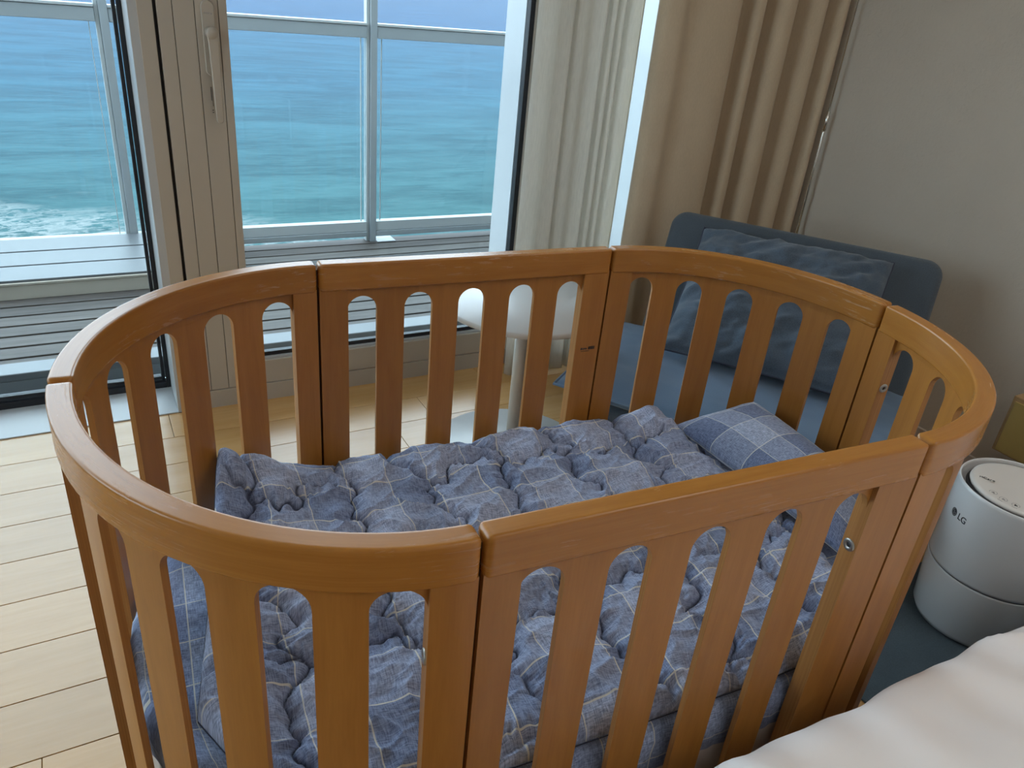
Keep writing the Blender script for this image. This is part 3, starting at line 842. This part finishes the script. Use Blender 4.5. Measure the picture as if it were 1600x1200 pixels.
def cw(u, v, z):
    p = uvz(u, v, z); return (p.x, p.y, p.z)
V, Fc, uv, rim = pillow_mesh(cw(1.085, -.115, .395), cw(1.085, .425, .395), cw(1.385, -.115, .690), cw(1.385, .425, .700), .17, n=64, seed=61, pinch=.03, wr=.019, pw=3.2)
cu = from_arr('back_cushion', V, Fc, M['cushion'])
tag(cu, 'crumpled washed-denim cushion leaning on the lounge chair backrest', 'cushion')
tube('edge_seam', rim[::2], .0028, M['thread'], cu, 6, True)

# ------------------------------------------------------------------ humidifier
hm = empty('humidifier', (1.182, -.165, .006)); tag(hm, 'glossy white cylindrical humidifier on the floor between crib and nightstand', 'humidifier')
lathe('water_tank', [(.100, .0), (.118, .004), (.125, .018), (.1335, .12), (.1355, .160), (.1355, .1635), (.1335, .1645)], M['humid'], hm, 96)
lathe('seam_ring', [(.1335, .1645), (.1338, .1665), (.1335, .168)], M['grey_metal'], hm, 96)
lathe('upper_shell', [(.1335, .168), (.1360, .169), (.1365, .175), (.1365, .372), (.1355, .379), (.1335, .381), (.1315, .379), (.1310, .372), (.1300, .325), (.112, .322)], M['humid'], hm, 96)
lathe('inner_well', [(.129, .324), (.03, .322)], M['black'], hm, 64)
td = lathe('top_disc', [(.100, .358), (.110, .362), (.1135, .369), (.1125, .3735), (.104, .3755), (.055, .368), (.020, .3655), (0, .365)], M['humid_top'], hm, 96)
tube('vent', [(.034 + .030 * math.cos(math.radians(a)), -.030 + .030 * math.sin(math.radians(a)), .3675) for a in range(70, 215, 8)], .0022, M['black'], hm, 8)
lathe('disc_shade_ring', [(.100, .335), (.114, .345), (.1185, .360), (.1150, .3665), (.100, .350)], M['black'], hm, 96)  # black ring paints in the shadow band under the disc
tube('lid_grip', [(.1235 * math.cos(math.radians(a)), .1235 * math.sin(math.radians(a)), .3625 - .0002 * (a - 165)) for a in range(146, 186, 4)], .0050, M['humid'], hm, 10)
def text(body, size, mat, parent, bend=None, pos=None, rot=None, name='lettering', ext=.0002, font_space=1.0):
    cu_ = bpy.data.curves.new(name, 'FONT'); cu_.body = body; cu_.size = size; cu_.align_x = 'CENTER'; cu_.align_y = 'CENTER'; cu_.extrude = ext
    cu_.space_character = font_space; cu_.offset = size * .012
    tmp = bpy.data.objects.new(name, cu_); COL.objects.link(tmp)
    dg = bpy.context.evaluated_depsgraph_get(); me = bpy.data.meshes.new_from_object(tmp.evaluated_get(dg))
    bpy.data.objects.remove(tmp); me.name = name
    if bend:                                         # wrap on a vertical cylinder: radius, angle, height
        R_, a0, z0 = bend
        for v in me.vertices:
            a = a0 + v.co.x / R_; rr = R_ + v.co.z + ext
            v.co = (rr * math.cos(a), rr * math.sin(a), z0 + v.co.y)
    me.materials.clear()
    o = link(name, me, mat, parent)
    if pos: o.location = pos
    if rot: o.rotation_euler = rot
    return o
A0 = math.radians(161.5)
text('LG', .0215, M['ink'], hm, bend=(.1366, A0, .3055))
# round emblem beside the letters
def disc_on_cyl(name, rad, z0, ang, R_, mat, parent, inner=0, a_from=0, a_to=360, n=40):
    V, Fc = [], []
    for i in range(n + 1):
        t = math.radians(a_from + (a_to - a_from) * i / n)
        for rr in (inner, rad):
            a = ang + rr * math.cos(t) / R_; V.append((R_ * math.cos(a), R_ * math.sin(a), z0 + rr * math.sin(t)))
    for i in range(n): Fc.append((2 * i, 2 * i + 1, 2 * i + 3, 2 * i + 2))
    return from_arr(name, V, Fc, mat, parent, smooth=False)
E0 = A0 - .0285 / .1366
disc_on_cyl('emblem', .0100, .3060, E0, .1367, M['ink'], hm)
disc_on_cyl('emblem_ring', .0080, .3060, E0, .13685, M['ink_light'], hm, .0070, 0, -270)
b2 = bmesh.new()
def cyl_rect(bm_, x0, x1, z0, z1, R_=.1369):
    vs = []
    for x, z in ((x0, z0), (x1, z0), (x1, z1), (x0, z1)):
        a = E0 + x / R_; vs.append(bm_.verts.new((R_ * math.cos(a), R_ * math.sin(a), .3060 + z)))
    bm_.faces.new(vs)
cyl_rect(b2, -.0007, .0005, -.0038, .0038); cyl_rect(b2, .0005, .0030, -.0038, -.0027); cyl_rect(b2, .0030, .0075, -.0005, .0006); cyl_rect(b2, -.0045, -.0028, .0018, .0035)
from_bm('emblem_letters', b2, M['ink_light'], hm)
# top print: name and touch keys along the front rim of the disc
ra = math.radians
text('PuriCare', .0125, M['ink'], hm, pos=(-.045, .072, .3740), rot=(0, 0, ra(-62)), name='lettering')
for k, an in enumerate((163, 180, 197, 214, 231)):
    cx, cy = .088 * math.cos(ra(an)), .088 * math.sin(ra(an))
    ringv, ringf = [], []
    for i in range(28):
        t = 2 * math.pi * i / 28
        for rr in (.0074, .0086): ringv.append((cx + rr * math.cos(t), cy + rr * math.sin(t), .3741))
    for i in range(28): a, b = 2 * i, 2 * ((i + 1) % 28); ringf.append((a, a + 1, b + 1, b))
    from_arr('touch_key', ringv, ringf, M['ink_light'], hm, smooth=False)
    b2 = bmesh.new()
    for q in range(3):
        t = ra(an + 90 + 120 * q); ux, uy = .0022 * math.cos(t), .0022 * math.sin(t)
        bx(b2, cx + ux - .0014, cx + ux + .0014, cy + uy - .0014, cy + uy + .0014, .3732, .3740)
    from_bm('key_icon', b2, M['ink_light'] if k != 2 else M['ink'], hm)
    if k:
        b2 = bmesh.new(); cx2, cy2 = .103 * math.cos(ra(an + 1)), .103 * math.sin(ra(an + 1))
        for q in (-2, -1, 0, 1):
            ux, uy = math.cos(ra(an + 91)), math.sin(ra(an + 91)); px_, py_ = cx2 + ux * q * .0028, cy2 + uy * q * .0028
            bx(b2, px_ - .0010, px_ + .0010, py_ - .0010, py_ + .0010, .3752, .3757)
        from_bm('key_caption', b2, M['ink_light'], hm)

for ch in hm.children:                               # the control disc sits just below the shell rim
    if ch.name.split('.')[0] in ('top_disc', 'vent', 'disc_shade_ring', 'touch_key', 'key_icon', 'key_caption') or (ch.name.startswith('lettering') and ch.location.z > .3):
        ch.location.z += .006
rug = box('rug', .72, 1.80, -.50, .02, .0004, .006, M['rug'], bevel=.002)
tag(rug, 'dark slate rug on the floor under the humidifier', 'rug')

# ------------------------------------------------------------------ nightstand on the right wall
ns = empty('nightstand', (1.55, -.17, .27)); tag(ns, 'wall-mounted oak nightstand with an olive gold front at the right edge', 'nightstand')
box('body', -.02, .289, -.26, .26, 0, .168, M['stand_wood'], ns, bevel=.003)
box('door_panel', -.0245, -.0201, -.25, .250, .006, .155, M['brass_panel'], ns, bevel=.001)

# ------------------------------------------------------------------ curtains
def curtain(name, plan, z0, z1, mat, nz=14, sway=.004, sub=10, seed=1, flare=.0):
    P = [np.array(p, float) for p in plan]; Q = []
    for i in range(len(P) - 1):                       # Catmull-Rom through the plan points
        p0, p1, p2, p3 = P[max(i - 1, 0)], P[i], P[i + 1], P[min(i + 2, len(P) - 1)]
        for k in range(sub):
            t = k / sub; Q.append(.5 * (2 * p1 + (p2 - p0) * t + (2 * p0 - 5 * p1 + 4 * p2 - p3) * t * t + (3 * p1 - p0 - 3 * p2 + p3) * t ** 3))
    Q.append(P[-1]); V, Fc = [], []; n = len(Q)
    for j in range(nz + 1):
        z = z0 + (z1 - z0) * j / nz
        for q in Q:
            V.append((q[0] + sway * cnoise(q[0] * 2, z * .4, .4, seed, 2), q[1] + sway * cnoise(q[0] * 2, z * .4, .4, seed + 1, 2), z))
    for j in range(nz):
        for i in range(n - 1): Fc.append((j * n + i, j * n + i + 1, (j + 1) * n + i + 1, (j + 1) * n + i))
    o = from_arr(name, V, Fc, mat)
    md = o.modifiers.new('solid', 'SOLIDIFY'); md.thickness = .0015 if name == 'sheer_curtain' else .003; md.offset = 0
    return o
dp = curtain('drape', [(1.068, 1.285), (1.062, 1.262), (1.075, 1.238), (1.12, 1.225), (1.165, 1.238), (1.23, 1.222), (1.30, 1.212), (1.345, 1.222), (1.362, 1.262), (1.385, 1.285), (1.40, 1.262), (1.412, 1.222), (1.43, 1.214),
    (1.452, 1.226), (1.468, 1.275), (1.488, 1.29), (1.503, 1.255), (1.518, 1.216), (1.55, 1.203), (1.582, 1.214), (1.603, 1.268), (1.625, 1.285), (1.643, 1.250), (1.66, 1.212), (1.69, 1.198), (1.715, 1.208), (1.732, 1.262), (1.748, 1.272), (1.762, 1.235), (1.778, 1.196), (1.797, 1.188), (1.812, 1.205), (1.820, 1.255), (1.828, 1.275)], .015, 2.44, M['drape'])
tag(dp, 'brown-beige pleated drape hanging in the room corner behind the chair', 'curtain')
sh = curtain('sheer_curtain', [(.688, 1.372), (.700, 1.352), (.73, 1.348), (.76, 1.362), (.785, 1.350), (.803, 1.345), (.811, 1.372), (.825, 1.352), (.85, 1.344), (.88, 1.358), (.905, 1.352), (.925, 1.348), (.938, 1.376), (.95, 1.352), (.964, 1.350), (.972, 1.378), (.983, 1.350), (.996, 1.352), (1.006, 1.378), (1.02, 1.350), (1.04, 1.346), (1.062, 1.352), (1.070, 1.378), (1.078, 1.365)], .015, 2.44, M['sheer'], seed=5, sway=.003)
tag(sh, 'pale translucent sheer curtain gathered beside the glass door', 'curtain')
wd = empty('curtain_wand', (1.802, 1.158, .42)); tag(wd, 'thin metal curtain wand hanging in front of the drape by the wall', 'curtain wand')
tube('rod', [(0, 0, .56), (0, 0, 1.98)], .0028, M['steel'], wd, 10)
tube('grip', [(0, 0, 0), (0, 0, .002), (0, 0, .50), (0, 0, .51)], [.004, .0055, .0055, .004], M['steel'], wd, 14)
tube('coupling', [(0, 0, .51), (0, 0, .575)], .0068, M['steel'], wd, 14)
tr = empty('curtain_track', (1.2, 1.30, 2.46)); tag(tr, 'white double curtain track on the ceiling', 'curtain track')
box('channel', -.62, .63, -.10, -.04, -.005, .04, M['white_metal'], tr); box('channel', -.62, .63, .03, .09, -.005, .04, M['white_metal'], tr)
